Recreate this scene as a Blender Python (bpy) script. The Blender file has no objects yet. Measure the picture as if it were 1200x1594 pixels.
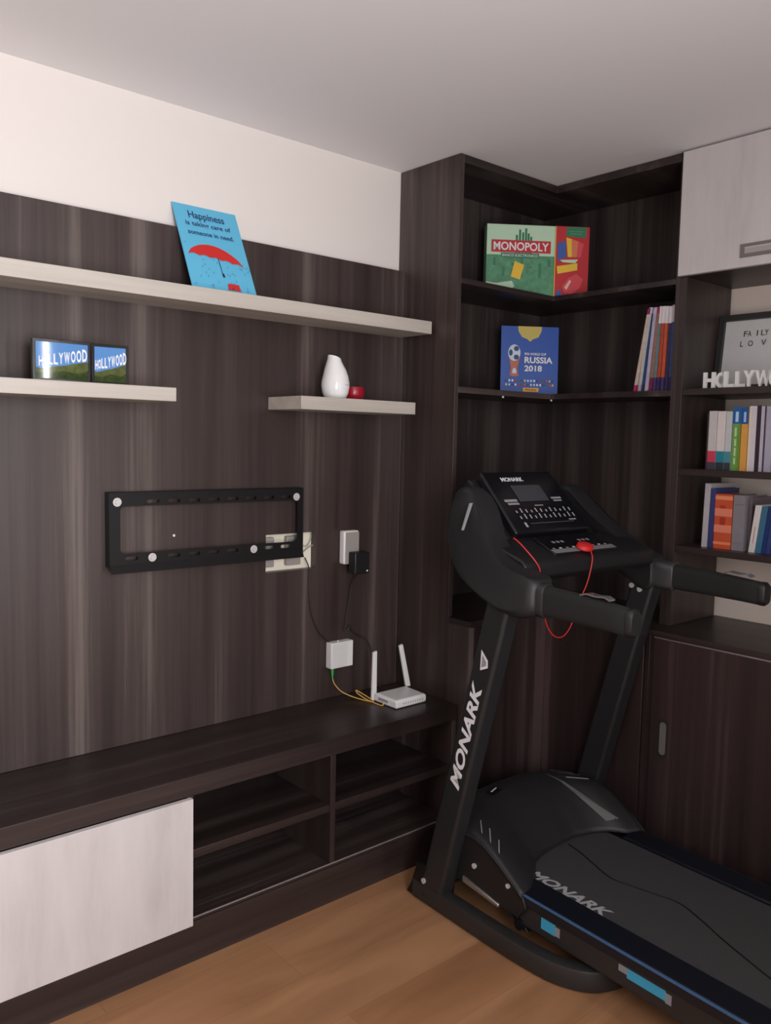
import bpy, bmesh, math, random
from mathutils import Vector, Matrix
random.seed(7)
SC = bpy.context.scene
COL = SC.collection
PI = math.pi

# ------------------------------------------------------------------ camera
cam_d = bpy.data.cameras.new('camera'); cam = bpy.data.objects.new('camera', cam_d); COL.objects.link(cam)
R = ((0.75590887, -0.65433887, 0.02103405), (-0.04004177, -0.07827827, -0.99612708), (0.65345118, 0.75213906, -0.08537212))
M = Matrix.Identity(4)
for i in range(3):
    M[i][0] = R[0][i]; M[i][1] = -R[1][i]; M[i][2] = -R[2][i]
M[0][3], M[1][3], M[2][3] = 0.0, -2.3, 1.4329
cam.matrix_world = M
cam_d.sensor_fit = 'HORIZONTAL'; cam_d.sensor_width = 36.0; cam_d.lens = 36.0 * 1305.58 / 1200.0
cam_d.clip_start = 0.05
SC.camera = cam
# ------------------------------------------------------------------ world, exposure, big lights
SC.view_settings.view_transform = 'Standard'; SC.view_settings.look = 'None'
SC.view_settings.gamma = 1.0; SC.view_settings.use_curve_mapping = False
SC.view_settings.exposure = 0.0
w = bpy.data.worlds.new('world'); SC.world = w; w.use_nodes = True
w.node_tree.nodes['Background'].inputs[0].default_value = (0.75, 0.82, 1.0, 1)
w.node_tree.nodes['Background'].inputs[1].default_value = 0.6
def area(name, loc, target, sx, sy, power, color):
    l = bpy.data.lights.new(name, 'AREA'); l.shape = 'RECTANGLE'; l.size = sx; l.size_y = sy
    l.energy = power; l.color = color
    o = bpy.data.objects.new(name, l); COL.objects.link(o); o.location = loc
    d = Vector(target) - Vector(loc); o.rotation_euler = d.to_track_quat('-Z', 'Y').to_euler()
    return o
ROOM_X0, ROOM_X1, ROOM_Y0, ROOM_Y1, ROOM_H = -2.2, 2.9, -3.05, 0.036, 2.395
area('window_daylight', (0.2, -2.93, 1.45), (-0.45, 0, 2.05), 1.0, 1.4, 68, (0.985, 0.975, 1.0)).data.spread = math.radians(160)
area('window_daylight_slit', (1.76, -3.01, 1.2), (1.76, 0, 1.2), 0.02, 1.9, 9.0, (1.0, 0.98, 0.97))

# ------------------------------------------------------------------ materials
def newmat(name):
    m = bpy.data.materials.new(name); m.use_nodes = True
    return m, m.node_tree, m.node_tree.nodes['Principled BSDF']
_pl = {}
def plain(name, col, rough=0.5, metal=0.0, spec=0.5, noise=0.0, nscale=40.0):
    if name in _pl: return _pl[name]
    m, t, b = newmat(name)
    b.inputs['Base Color'].default_value = (*col, 1); b.inputs['Roughness'].default_value = rough
    b.inputs['Metallic'].default_value = metal; b.inputs['Specular IOR Level'].default_value = spec
    n = t.nodes.new('ShaderNodeTexNoise'); n.inputs['Scale'].default_value = nscale; n.inputs['Detail'].default_value = 3
    tc = t.nodes.new('ShaderNodeTexCoord'); t.links.new(tc.outputs['Object'], n.inputs['Vector'])
    mx = t.nodes.new('ShaderNodeMix'); mx.data_type = 'RGBA'; mx.blend_type = 'MULTIPLY'
    k = max(noise, 0.06)
    mx.inputs['Factor'].default_value = k
    mx.inputs[6].default_value = (*col, 1)
    t.links.new(n.outputs['Fac'], mx.inputs[7]); t.links.new(mx.outputs[2], b.inputs['Base Color'])
    _pl[name] = m
    return m
def srgb(r, g, b):
    f = lambda c: ((c / 255 + .055) / 1.055) ** 2.4 if c > 10 else c / 255 / 12.92
    return (f(r), f(g), f(b))
def wood(name, axis, stops, rough=0.4, wide=9.0, fine=60.0, along=0.35, bump=0.06, spec=0.5, off=0.0):
    m, t, b = newmat(name)
    N, L = t.nodes, t.links
    tc = N.new('ShaderNodeTexCoord')
    def mapped(s, a):
        mp = N.new('ShaderNodeMapping'); sc = [s, s, s]; sc[axis] = a
        mp.inputs['Scale'].default_value = sc; mp.inputs['Location'].default_value = (off, off * 1.7, off * .6)
        L.new(tc.outputs['Object'], mp.inputs['Vector']); return mp
    n1 = N.new('ShaderNodeTexNoise'); n1.inputs['Scale'].default_value = 1; n1.inputs['Detail'].default_value = 2
    n1.inputs['Distortion'].default_value = 0.25
    L.new(mapped(wide, along).outputs[0], n1.inputs['Vector'])
    n2 = N.new('ShaderNodeTexNoise'); n2.inputs['Scale'].default_value = 1; n2.inputs['Detail'].default_value = 5
    n2.inputs['Roughness'].default_value = 0.65
    L.new(mapped(fine, along * 3).outputs[0], n2.inputs['Vector'])
    mx = N.new('ShaderNodeMix'); mx.data_type = 'FLOAT'; mx.inputs['Factor'].default_value = 0.36
    L.new(n1.outputs['Fac'], mx.inputs[2]); L.new(n2.outputs['Fac'], mx.inputs[3])
    cr = N.new('ShaderNodeValToRGB'); e = cr.color_ramp.elements
    while len(e) < len(stops): e.new(0.5)
    for el, (p, c) in zip(e, stops): el.position = p; el.color = (*c, 1)
    L.new(mx.outputs[0], cr.inputs['Fac']); L.new(cr.outputs['Color'], b.inputs['Base Color'])
    b.inputs['Roughness'].default_value = rough; b.inputs['Specular IOR Level'].default_value = spec
    bp = N.new('ShaderNodeBump'); bp.inputs['Strength'].default_value = bump; bp.inputs['Distance'].default_value = 0.002
    L.new(n2.outputs['Fac'], bp.inputs['Height']); L.new(bp.outputs['Normal'], b.inputs['Normal'])
    return m
DK = [(0.30, (0.020, 0.0122, 0.0110)), (0.45, (0.038, 0.0250, 0.0230)), (0.56, (0.057, 0.0400, 0.0365)), (0.67, (0.130, 0.101, 0.092))]
WZ = wood('wenge_laminate_vertical', 2, DK)
DK_SHADED = [(p, tuple(v * .66 for v in (c[0], c[1] * .96, c[2] * .98))) for p, c in DK]  # darker copy of the tones, light falloff on low wood put into the colour
WX = wood('wenge_laminate_lengthwise_shaded', 0, DK_SHADED, off=3.1)
WY = wood('wenge_laminate_crosswise_shaded', 1, DK_SHADED, off=5.3)
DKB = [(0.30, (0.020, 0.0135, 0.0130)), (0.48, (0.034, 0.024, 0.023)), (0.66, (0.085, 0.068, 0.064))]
DK_LOW_SHADED = [(p, (c[0] * .62, c[1] * .52, c[2] * .56)) for p, c in DK]  # redder copy for the low doors, their shade put into the colour
WZR = wood('wenge_laminate_low_doors_shaded', 2, DK_LOW_SHADED, off=9.4)
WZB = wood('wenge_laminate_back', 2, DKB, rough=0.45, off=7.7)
AS = [(0.3, (0.38, 0.34, 0.30)), (0.5, (0.47, 0.43, 0.38)), (0.7, (0.54, 0.50, 0.445))]
SHX = wood('pale_oak_laminate', 0, AS, wide=14, fine=90, along=1.2, rough=0.5)
AD = [(0.25, (0.47, 0.435, 0.43)), (0.5, (0.57, 0.535, 0.53)), (0.75, (0.63, 0.595, 0.59))]
ASH = wood('whitewashed_laminate', 2, AD, wide=9, fine=45, along=2.2, rough=0.5, off=2.2)
ASH2 = wood('whitewashed_laminate_upper', 2, AD, wide=9, fine=45, along=2.2, rough=0.5, off=12.2)
def plaster(name, col):
    m, t, b = newmat(name)
    n = t.nodes.new('ShaderNodeTexNoise'); n.inputs['Scale'].default_value = 160; n.inputs['Detail'].default_value = 3
    bp = t.nodes.new('ShaderNodeBump'); bp.inputs['Strength'].default_value = 0.05; bp.inputs['Distance'].default_value = 0.002
    t.links.new(n.outputs['Fac'], bp.inputs['Height']); t.links.new(bp.outputs['Normal'], b.inputs['Normal'])
    b.inputs['Base Color'].default_value = (*col, 1); b.inputs['Roughness'].default_value = 0.9
    b.inputs['Specular IOR Level'].default_value = 0.2
    return m
WALL = plaster('cream_wall_paint', (0.77, 0.715, 0.68))
WALLR = plaster('warm_beige_wall_paint', (0.80, 0.69, 0.61))
CEIL = plaster('white_ceiling_paint', (0.84, 0.825, 0.83))
def floor_mat():
    m, t, b = newmat('oak_plank_floor')
    N, L = t.nodes, t.links
    tc = N.new('ShaderNodeTexCoord')
    br = N.new('ShaderNodeTexBrick'); br.offset = 0.37; br.inputs['Scale'].default_value = 1.0
    br.inputs['Brick Width'].default_value = 1.25; br.inputs['Row Height'].default_value = 0.19
    br.inputs['Mortar Size'].default_value = 0.0012; br.inputs['Mortar Smooth'].default_value = 0.3
    br.inputs['Color1'].default_value = (0.37, 0.185, 0.088, 1); br.inputs['Color2'].default_value = (0.42, 0.225, 0.115, 1)
    br.inputs['Mortar'].default_value = (0.31, 0.155, 0.078, 1)
    L.new(tc.outputs['Object'], br.inputs['Vector'])
    mp = N.new('ShaderNodeMapping'); mp.inputs['Scale'].default_value = (1.6, 9, 9); L.new(tc.outputs['Object'], mp.inputs['Vector'])
    n = N.new('ShaderNodeTexNoise'); n.inputs['Scale'].default_value = 1; n.inputs['Detail'].default_value = 6; n.inputs['Distortion'].default_value = .8
    L.new(mp.outputs[0], n.inputs['Vector'])
    cr = N.new('ShaderNodeValToRGB'); cr.color_ramp.elements[0].position = .32; cr.color_ramp.elements[0].color = (.74, .68, .64, 1)
    cr.color_ramp.elements[1].position = .68; cr.color_ramp.elements[1].color = (1.12, 1.10, 1.08, 1)
    L.new(n.outputs['Fac'], cr.inputs['Fac'])
    mx = N.new('ShaderNodeMix'); mx.data_type = 'RGBA'; mx.blend_type = 'MULTIPLY'; mx.inputs['Factor'].default_value = 0.9
    L.new(br.outputs['Color'], mx.inputs[6]); L.new(cr.outputs['Color'], mx.inputs[7]); L.new(mx.outputs[2], b.inputs['Base Color'])
    b.inputs['Roughness'].default_value = 0.5
    return m
FLOOR = floor_mat()
BLK = plain('black_plastic', (0.010, 0.010, 0.0115), 0.45, noise=.2)
BLK2 = plain('dark_grey_plastic', (0.0165, 0.0165, 0.0185), 0.5, noise=.2)
GLOSS = plain('gloss_black_panel', (0.008, 0.008, 0.010), 0.18)
PAINT = plain('satin_black_metal', (0.020, 0.020, 0.0215), 0.38, noise=.15)
FRAMEG = plain('charcoal_painted_tube', (0.026, 0.0245, 0.024), 0.42, noise=.15)
NAVY = plain('navy_black_rail', (0.005, 0.007, 0.013), 0.4)
BLUE = plain('blue_trim', (0.055, 0.14, 0.30), 0.4)
CYAN = plain('cyan_sticker', (0.05, 0.38, 0.62), 0.5)
BELT = plain('rubber_running_belt', (0.056, 0.055, 0.058), 0.75, noise=.5, nscale=220)
FOAM = plain('foam_grip', (0.011, 0.011, 0.011), 0.85, noise=.3, nscale=300)
STEEL = plain('bright_steel', (0.75, 0.74, 0.74), 0.28, 1.0)
CHROME = plain('brushed_aluminium', (0.5, 0.48, 0.48), 0.4, 0.9)
GREYD = plain('grey_print', (0.28, 0.28, 0.30), 0.6)
WHITE = plain('white_print', (0.8, 0.8, 0.82), 0.5)
WPL = plain('white_plastic', (0.78, 0.77, 0.76), 0.35)
CREAMPL = plain('cream_plastic', (0.85, 0.80, 0.66), 0.5)
GREYPL = plain('grey_plastic', (0.34, 0.31, 0.29), 0.5)
RED = plain('red_cord', (0.62, 0.02, 0.02), 0.45)
LCD = plain('lcd_glass', (0.055, 0.055, 0.065), 0.25)
MET = plain('black_coated_steel', (0.007, 0.006, 0.007), 0.45, spec=.3)
ZN = plain('zinc_bolt', (.66, .64, .64), .45, .3)
KEYW = plain('key_legend', (0.36, 0.36, 0.37), .5)

# ------------------------------------------------------------------ mesh helpers
def cr_spline(pts, n=6, closed=False):
    P = [Vector(p) for p in pts]; out = []; N = len(P)
    rng = range(N if closed else N - 1)
    for i in rng:
        p0 = P[(i - 1) % N] if (closed or i > 0) else P[0]
        p1 = P[i]; p2 = P[(i + 1) % N]
        p3 = P[(i + 2) % N] if (closed or i + 2 < N) else P[-1]
        for k in range(n):
            t = k / n
            out.append(0.5 * ((2 * p1) + (-p0 + p2) * t + (2 * p0 - 5 * p1 + 4 * p2 - p3) * t * t + (-p0 + 3 * p1 - 3 * p2 + p3) * t ** 3))
    if not closed: out.append(P[-1])
    return out
class MB:
    def __init__(s): s.v = []; s.f = []; s.mi = []; s.mats = []; s.sm = False
    def _m(s, mat):
        if mat is None: return 0
        if mat not in s.mats: s.mats.append(mat)
        return s.mats.index(mat)
    def add(s, vs, fs, mat=None):
        o = len(s.v); s.v += [tuple(v) for v in vs]; k = s._m(mat)
        for f in fs: s.f.append([o + i for i in f]); s.mi.append(k)
        return s
    def box(s, x0, x1, y0, y1, z0, z1, mat=None):
        x0, x1 = min(x0, x1), max(x0, x1); y0, y1 = min(y0, y1), max(y0, y1); z0, z1 = min(z0, z1), max(z0, z1)
        return s.add([(x0, y0, z0), (x1, y0, z0), (x1, y1, z0), (x0, y1, z0), (x0, y0, z1), (x1, y0, z1), (x1, y1, z1), (x0, y1, z1)],
                     [(0, 3, 2, 1), (4, 5, 6, 7), (0, 1, 5, 4), (1, 2, 6, 5), (2, 3, 7, 6), (3, 0, 4, 7)], mat)
    def hexa(s, a, b, mat=None):   # two quads, same winding
        return s.add(list(a) + list(b), [(3, 2, 1, 0), (4, 5, 6, 7), (0, 1, 5, 4), (1, 2, 6, 5), (2, 3, 7, 6), (3, 0, 4, 7)], mat)
    def prism(s, pts, ext, mat=None, cap=True):   # pts: 3D ring, ext: vector
        n = len(pts); e = Vector(ext); a = [Vector(p) for p in pts]
        return s.add(a + [p + e for p in a], ([list(range(n))[::-1], list(range(n, 2 * n))] if cap else []) +
                     [(i, (i + 1) % n, n + (i + 1) % n, n + i) for i in range(n)], mat)
    def loft(s, rings, mat=None, caps=True):
        n = len(rings[0]); vs = [p for r in rings for p in r]; fs = []
        for j in range(len(rings) - 1):
            for i in range(n): fs.append((j * n + i, j * n + (i + 1) % n, (j + 1) * n + (i + 1) % n, (j + 1) * n + i))
        if caps: fs.append(list(range(n))[::-1]); fs.append([(len(rings) - 1) * n + i for i in range(n)])
        return s.add(vs, fs, mat)
    def tube(s, pts, r, n=10, mat=None, spl=6):
        P = cr_spline(pts, spl) if spl else [Vector(p) for p in pts]
        rings = []; up = Vector((0, 0, 1)); prev = None
        for i, p in enumerate(P):
            d = (P[min(i + 1, len(P) - 1)] - P[max(i - 1, 0)]).normalized()
            if prev is None:
                a = up if abs(d.dot(up)) < .9 else Vector((1, 0, 0)); x = d.cross(a).normalized()
            else: x = (prev - d * prev.dot(d)).normalized()
            prev = x; y = d.cross(x)
            rings.append([p + (x * math.cos(2 * PI * k / n) + y * math.sin(2 * PI * k / n)) * r for k in range(n)])
        return s.loft(rings, mat)
    def cyl(s, c, axis, r, h, n=20, mat=None, r2=None):
        c = Vector(c); d = Vector(axis).normalized(); a = Vector((0, 0, 1)) if abs(d.z) < .9 else Vector((1, 0, 0))
        x = d.cross(a).normalized(); y = d.cross(x); r2 = r if r2 is None else r2
        ring = lambda q, rr: [c + d * q + (x * math.cos(2 * PI * k / n) + y * math.sin(2 * PI * k / n)) * rr for k in range(n)]
        return s.loft([ring(0, r), ring(h, r2)], mat)
    def lathe(s, prof, c=(0, 0, 0), n=28, mat=None):
        c = Vector(c)
        return s.loft([[c + Vector((r * math.cos(2 * PI * k / n), r * math.sin(2 * PI * k / n), z)) for k in range(n)] for r, z in prof], mat)
    def build(s, name, mat=None, parent=None, origin=None, bevel=0, seg=2, smooth=False, sub=0, angle=40):
        me = bpy.data.meshes.new(name)
        o = Vector(origin) if origin is not None else Vector(parent['_o'] if parent is not None and '_o' in parent else (0, 0, 0))
        me.from_pydata([tuple(Vector(v) - o) for v in s.v], [], s.f)
        if s.mats:
            for m_ in s.mats: me.materials.append(m_)
            for p, k in zip(me.polygons, s.mi): p.material_index = k
        else: me.materials.append(mat)
        me.update()
        bm = bmesh.new(); bm.from_mesh(me); bmesh.ops.recalc_face_normals(bm, faces=bm.faces); bm.to_mesh(me); bm.free()
        ob = bpy.data.objects.new(name, me); COL.objects.link(ob)
        if parent is not None:
            ob.parent = parent; ob['_o'] = tuple(o)
        elif origin is not None: ob.location = o; ob['_o'] = tuple(o)
        if bevel:
            b = ob.modifiers.new('bevel', 'BEVEL'); b.width = bevel; b.segments = seg; b.limit_method = 'ANGLE'; b.angle_limit = math.radians(35)
        if sub:
            q = ob.modifiers.new('subdivision', 'SUBSURF'); q.levels = sub; q.render_levels = sub
        if smooth or sub or bevel:
            for p in me.polygons: p.use_smooth = True
            try: me.set_sharp_from_angle(angle=math.radians(angle))
            except Exception: pass
        return ob
def thing(name, label, cat, origin, group=None, rz=0.0, local=False):
    o = bpy.data.objects.new(name, None); COL.objects.link(o); o.location = origin; o.rotation_euler = (0, 0, rz)
    o.empty_display_size = .05
    o['label'] = label; o['category'] = cat
    if group: o['group'] = group
    o['_o'] = (0.0, 0.0, 0.0) if local else tuple(origin)
    return o
def tag(o, label, cat, group=None):
    o['label'] = label; o['category'] = cat
    if group: o['group'] = group
    return o
def struct(o): o['kind'] = 'structure'; return o
def B(*a): return MB().box(*a)

def mesh_of_curve(cu):
    ob = bpy.data.objects.new('tmp', cu); COL.objects.link(ob)
    dg = bpy.context.evaluated_depsgraph_get(); dg.update()
    me = bpy.data.meshes.new_from_object(ob.evaluated_get(dg))
    vs = [v.co.copy() for v in me.vertices]; fs = [list(p.vertices) for p in me.polygons]
    bpy.data.objects.remove(ob); bpy.data.curves.remove(cu); bpy.data.meshes.remove(me)
    return vs, fs
def text_geo(txt, size=1.0, ext=0.0, bold=0.0, space=1.0, shear=0.0, res=3):
    cu = bpy.data.curves.new('tmp', 'FONT'); cu.body = txt; cu.size = size; cu.extrude = ext; cu.offset = bold
    cu.space_character = space; cu.shear = shear; cu.resolution_u = res
    return mesh_of_curve(cu)
def fit_text(txt, x0, x1, y0, y1, ext=0.0, bold=0.0, space=1.0, shear=0.0):
    vs, fs = text_geo(txt, 1.0, 0, bold, space, shear)
    if not vs: return [], []
    ax, bx = min(v.x for v in vs), max(v.x for v in vs); ay, by = min(v.y for v in vs), max(v.y for v in vs)
    return [Vector((x0 + (v.x - ax) / (bx - ax) * (x1 - x0), y0 + (v.y - ay) / (by - ay) * (y1 - y0), 0)) for v in vs], fs
def fill2d(outer, holes, depth):
    cu = bpy.data.curves.new('tmp', 'CURVE'); cu.dimensions = '2D'; cu.fill_mode = 'BOTH'; cu.extrude = depth / 2
    for ring in [outer] + holes:
        sp = cu.splines.new('POLY'); sp.points.add(len(ring) - 1)
        for p, q in zip(sp.points, ring): p.co = (q[0], q[1], 0, 1)
        sp.use_cyclic_u = True
    return mesh_of_curve(cu)
def rrect(x0, x1, y0, y1, r, n=5):
    out = []
    for cx, cy, a in ((x1 - r, y1 - r, 0), (x0 + r, y1 - r, PI / 2), (x0 + r, y0 + r, PI), (x1 - r, y0 + r, 1.5 * PI)):
        for k in range(n + 1): t = a + PI / 2 * k / n; out.append((cx + r * math.cos(t), cy + r * math.sin(t)))
    return out
class Art:
    """printed layer on a flat face: origin, right and up vectors"""
    def __init__(s, o, x, y, lift=0.0006):
        s.o = Vector(o); s.x = Vector(x).normalized(); s.y = Vector(y).normalized(); s.n = s.x.cross(s.y); s.mb = MB(); s.l = lift; s.k = 0
    def P(s, x, y, dz=0): return s.o + s.x * x + s.y * y + s.n * (s.l + dz)
    def layer(s): s.l += 0.00025; return s
    def poly(s, pts, mat):
        s.layer(); s.mb.add([s.P(*p) for p in pts], [list(range(len(pts)))], mat); return s
    def rect(s, x0, x1, y0, y1, mat): return s.poly([(x0, y0), (x1, y0), (x1, y1), (x0, y1)], mat)
    def disc(s, cx, cy, rx, ry, mat, n=20, a0=0, a1=2 * PI):
        return s.poly([(cx + rx * math.cos(a0 + (a1 - a0) * k / n), cy + ry * math.sin(a0 + (a1 - a0) * k / n)) for k in range(n + (0 if a1 - a0 > 6 else 1))], mat)
    def text(s, t, x0, x1, y0, y1, mat, **k):
        s.layer(); vs, fs = fit_text(t, x0, x1, y0, y1, **k); s.mb.add([s.P(v.x, v.y) for v in vs], fs, mat); return s
    def build(s, name, parent): return s.mb.build(name, None, parent)

# ------------------------------------------------------------------ the room
X0, X1, Y0, Y1, H = ROOM_X0, ROOM_X1, ROOM_Y0, ROOM_Y1, ROOM_H
struct(B(X0, X1, Y0, Y1, -.04, 0).build('floor', FLOOR))
struct(B(X0, X1, Y0, Y1, H, H + .04).build('ceiling', CEIL))
struct(B(X0 - .05, X1 + .05, Y1, Y1 + .05, -.04, H + .04).build('wall_back', WALL))
struct(B(X1, X1 + .05, Y0, Y1, -.04, H + .04).build('wall_right', WALLR))
struct(B(X0 - .05, X0, Y0, Y1, -.04, H + .04).build('wall_left', WALL))
wf = MB()
for a in ((X0, -.32, -.04, H + .04), (.72, X1, -.04, H + .04), (-.32, .72, -.04, .7), (-.32, .72, 2.2, H + .04)):
    wf.box(a[0], a[1], Y0 - .05, Y0, a[2], a[3])
struct(wf.build('wall_front', WALL))
win = struct(B(-.32, .72, Y0 - .04, Y0 - .035, .7, 2.2).build('window_1', plain('window_glass', (0.8, 0.85, 0.9), 0.1)))

# ------------------------------------------------------------------ TV wall panel
pv = thing('wall_panel', 'wide dark brown wood-grain panel fixed to the wall behind the shelves and bracket', 'wall panel', (0.7, 0.018, 0.5245))
vs, fs = fill2d([(-.9, .5255), (2.063, .5255), (2.063, 2.04), (-.9, 2.04)], [[(1.486, .992), (1.486, 1.117), (1.687, 1.117), (1.687, .992)]], .034)
MB().add([(v.x, v.z * -1 + .018, v.y) for v in vs], fs).build('panel_board', WZ, pv, bevel=.001)
B(2.0632, 2.0662, .0012, .034, .5255, 2.04).build('panel_edge_highlight', plain('laminate_edge_highlight', (.11, .088, .084), .45), pv)  # highlight on the panel's edge, painted as a lighter strip
MB().cyl((1.16, .0, 1.135), (0, -1, 0), .004, .002, 10).build('wall_plug', WPL, pv)
# cut-out with sockets on the wall
so = thing('wall_socket_box', 'cream wall box with two grey sockets seen through the cut-out of the dark panel', 'wall socket', (1.586, .034, 1.05))
B(1.45, 1.72, .0295, .0355, .965, 1.145).build('back_plate', CREAMPL, so)
for a, b_ in ((1.488, 1.525), (1.575, 1.632)):
    B(a, b_, .010, .029, 1.008, 1.106).build('socket_module', GREYPL, so, bevel=.003)
c = MB()
c.tube([(1.64, .02, 1.075), (1.655, .012, 1.068), (1.675, .015, 1.09), (1.68, .02, 1.112)], .0016, 6)
c.tube([(1.636, .02, 1.04), (1.66, .010, 1.062), (1.682, .012, 1.07)], .0022, 6)
c.build('loose_wire', GREYPL, so, smooth=True)

def cable(name, pts, r, mat, label, cat='cable', n=8):
    o = Vector(pts[0]); ob = MB().tube(pts, r, n).build(name, mat, origin=o, smooth=True); tag(ob, label, cat); return ob
DCAB = plain('dark_cable', (0.022, 0.018, 0.018), 0.5)
cable('thin_cable', [(1.648, .010, 1.03), (1.655, -.003, 1.0), (1.658, -.004, .97), (1.658, -.004, .92), (1.668, -.004, .84), (1.70, -.004, .77), (1.742, -.012, .7285)],
      .0022, DCAB, 'thin dark cable running from panel cut-out down to small white wall box')

# white outlet + black charger
wo = thing('wall_outlet', 'white surface-mounted outlet box beside the cut-out, black charger below it', 'wall outlet', (1.815, -.001, 1.058))
B(1.786, 1.852, -.030, -.0005, .999, 1.116).build('outlet_body', WPL, wo, bevel=.006, seg=3)
B(1.791, 1.8505, -.0325, -.0301, 1.003, 1.111).build('socket_face', GREYPL, wo, bevel=.001)
ch = thing('plug_charger', 'small black plug-in charger with tiny white light on the white outlet', 'charger', (1.84, -.034, 1.0))
B(1.802, 1.868, -.072, -.034, .968, 1.044).build('charger_body', BLK, ch, bevel=.005, seg=3)
MB().cyl((1.856, -.0722, .978), (0, -1, 0), .0032, .0014, 10).build('indicator_light', WHITE, ch, smooth=True)
cable('charger_cable', [(1.835, -.05, .968), (1.832, -.02, .93), (1.828, -.008, .86), (1.815, -.008, .79), (1.812, -.012, .755), (1.835, -.012, .775), (1.845, -.010, .755), (1.875, -.012, .735), (1.905, -.02, .715), (1.925, -.03, .66), (1.93, -.04, .58), (1.925, -.08, .548), (1.92, -.118, .545)],
      .0026, DCAB, 'dark curled cable hanging from black charger down behind white router')

# ------------------------------------------------------------------ floating shelves
def fshelf(x0, x1, d, z0, z1, label):
    tag(B(x0, x1, -d, -.0005, z0, z1).build('floating_shelf', SHX, origin=((x0 + x1) / 2, -d / 2, z0), bevel=.0012), label, 'shelf', None)
fshelf(-.85, 2.050, .165, 1.803, 1.846, 'long pale oak floating shelf, topmost, with the blue card on it')
fshelf(-.60, 1.080, .175, 1.526, 1.5635, 'left pale oak floating shelf under the long one, carrying the double picture')
fshelf(1.489, 1.963, .185, 1.522, 1.5625, 'short pale oak floating shelf carrying white vase and red bowl')

# ------------------------------------------------------------------ TV bracket
tb = thing('tv_bracket', 'black steel television wall bracket plate screwed to the dark panel', 'tv bracket', (1.28, -.006, 1.06))
yb = -.028
holes = [rrect(.981, 1.588, 1.094, 1.230, .014)]
for k in range(9):
    cx = 1.015 + k * .066
    if k < 9:
        holes.append(rrect(cx - .019, cx + .019, 1.2365, 1.2475, .005, 3)) if .03 < k < 8.5 and abs(cx - .972) > .04 else None
for k in range(9):
    cx = 1.015 + k * .066
    if abs(cx - 1.077) > .03 and abs(cx - 1.421) > .03: holes.append(rrect(cx - .019, cx + .019, 1.0745, 1.0855, .005, 3))
vs, fs = fill2d([(.951, 1.062), (1.610, 1.062), (1.610, 1.268), (.951, 1.268)], holes, .003)
pm = MB().add([(v.x, yb - v.z, v.y) for v in vs], fs)
pm.build('bracket_plate', MET, tb)
fl = MB()
fl.box(.951, 1.610, yb - .0015, -.001, 1.268, 1.2705); fl.box(.951, 1.610, yb - .0015, -.001, 1.0565, 1.0595)
fl.box(.9485, .951, yb - .0015, -.001, 1.058, 1.27); fl.box(1.610, 1.6125, yb - .0015, -.001, 1.058, 1.27)
fl.hexa([(.951, yb - .0015, 1.064), (1.61, yb - .0015, 1.064), (1.61, yb + .0015, 1.064), (.951, yb + .0015, 1.064)],
        [(.951, yb - .012, 1.040), (1.61, yb - .012, 1.040), (1.61, yb - .009, 1.040), (.951, yb - .009, 1.040)])
fl.build('bracket_flange', MET, tb, bevel=.0006)
for x, z in ((.972, 1.243), (1.583, 1.241), (1.077, 1.079), (1.421, 1.079)):
    s_ = MB().cyl((x, yb - .002, z), (0, -1, 0), .0125, .0012, 20).cyl((x, yb - .0033, z), (0, -1, 0), .0075, .004, 6)
    s_.build('mounting_screw', plain('zinc_screw', (.62, .60, .60), .45, .3), tb)

# ------------------------------------------------------------------ TV bench
BX0, BX1, BF = -.85, 2.064, -.3266
bn = thing('tv_bench', 'long low dark brown wooden TV bench with open shelves under the wall panel', 'tv bench', (.7, -.16, 0))
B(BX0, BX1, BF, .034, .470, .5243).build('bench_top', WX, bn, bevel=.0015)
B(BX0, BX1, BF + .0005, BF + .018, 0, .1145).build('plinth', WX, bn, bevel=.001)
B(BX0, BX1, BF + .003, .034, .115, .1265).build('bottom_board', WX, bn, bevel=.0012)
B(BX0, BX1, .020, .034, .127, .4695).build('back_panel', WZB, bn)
for x in (BX0 + .01, 1.0345, 1.518, BX1 - .022):
    B(x, x + .019, BF + .002, .0195, .127, .4695).build('divider', WZ, bn, bevel=.001)
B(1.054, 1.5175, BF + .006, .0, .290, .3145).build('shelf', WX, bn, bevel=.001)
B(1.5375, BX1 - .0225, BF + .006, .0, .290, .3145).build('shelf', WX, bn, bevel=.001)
for x0, x1 in ((1.054, 1.36), (1.47, 1.5175), (1.5375, 1.90), (1.99, BX1 - .0225)):
    for z0, z1 in ((.127, .2895), (.315, .4695)):
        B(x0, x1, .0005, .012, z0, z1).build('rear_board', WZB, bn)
B(1.045, 2.0, BF - .0012, BF + .0028, .1255, .1275).build('board_edge_highlight', plain('edge_highlight_grey', (.30, .27, .265), .4), bn)  # bevel highlight along the bottom board, painted as a pale strip
dr = B(.2, 1.0435, BF - .0165, BF - .0005, .114, .4685).build('door', ASH, bn, bevel=.001)
B(-.65, .198, BF - .0165, BF - .0005, .114, .4685).build('door', ASH, bn, bevel=.001)

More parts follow.
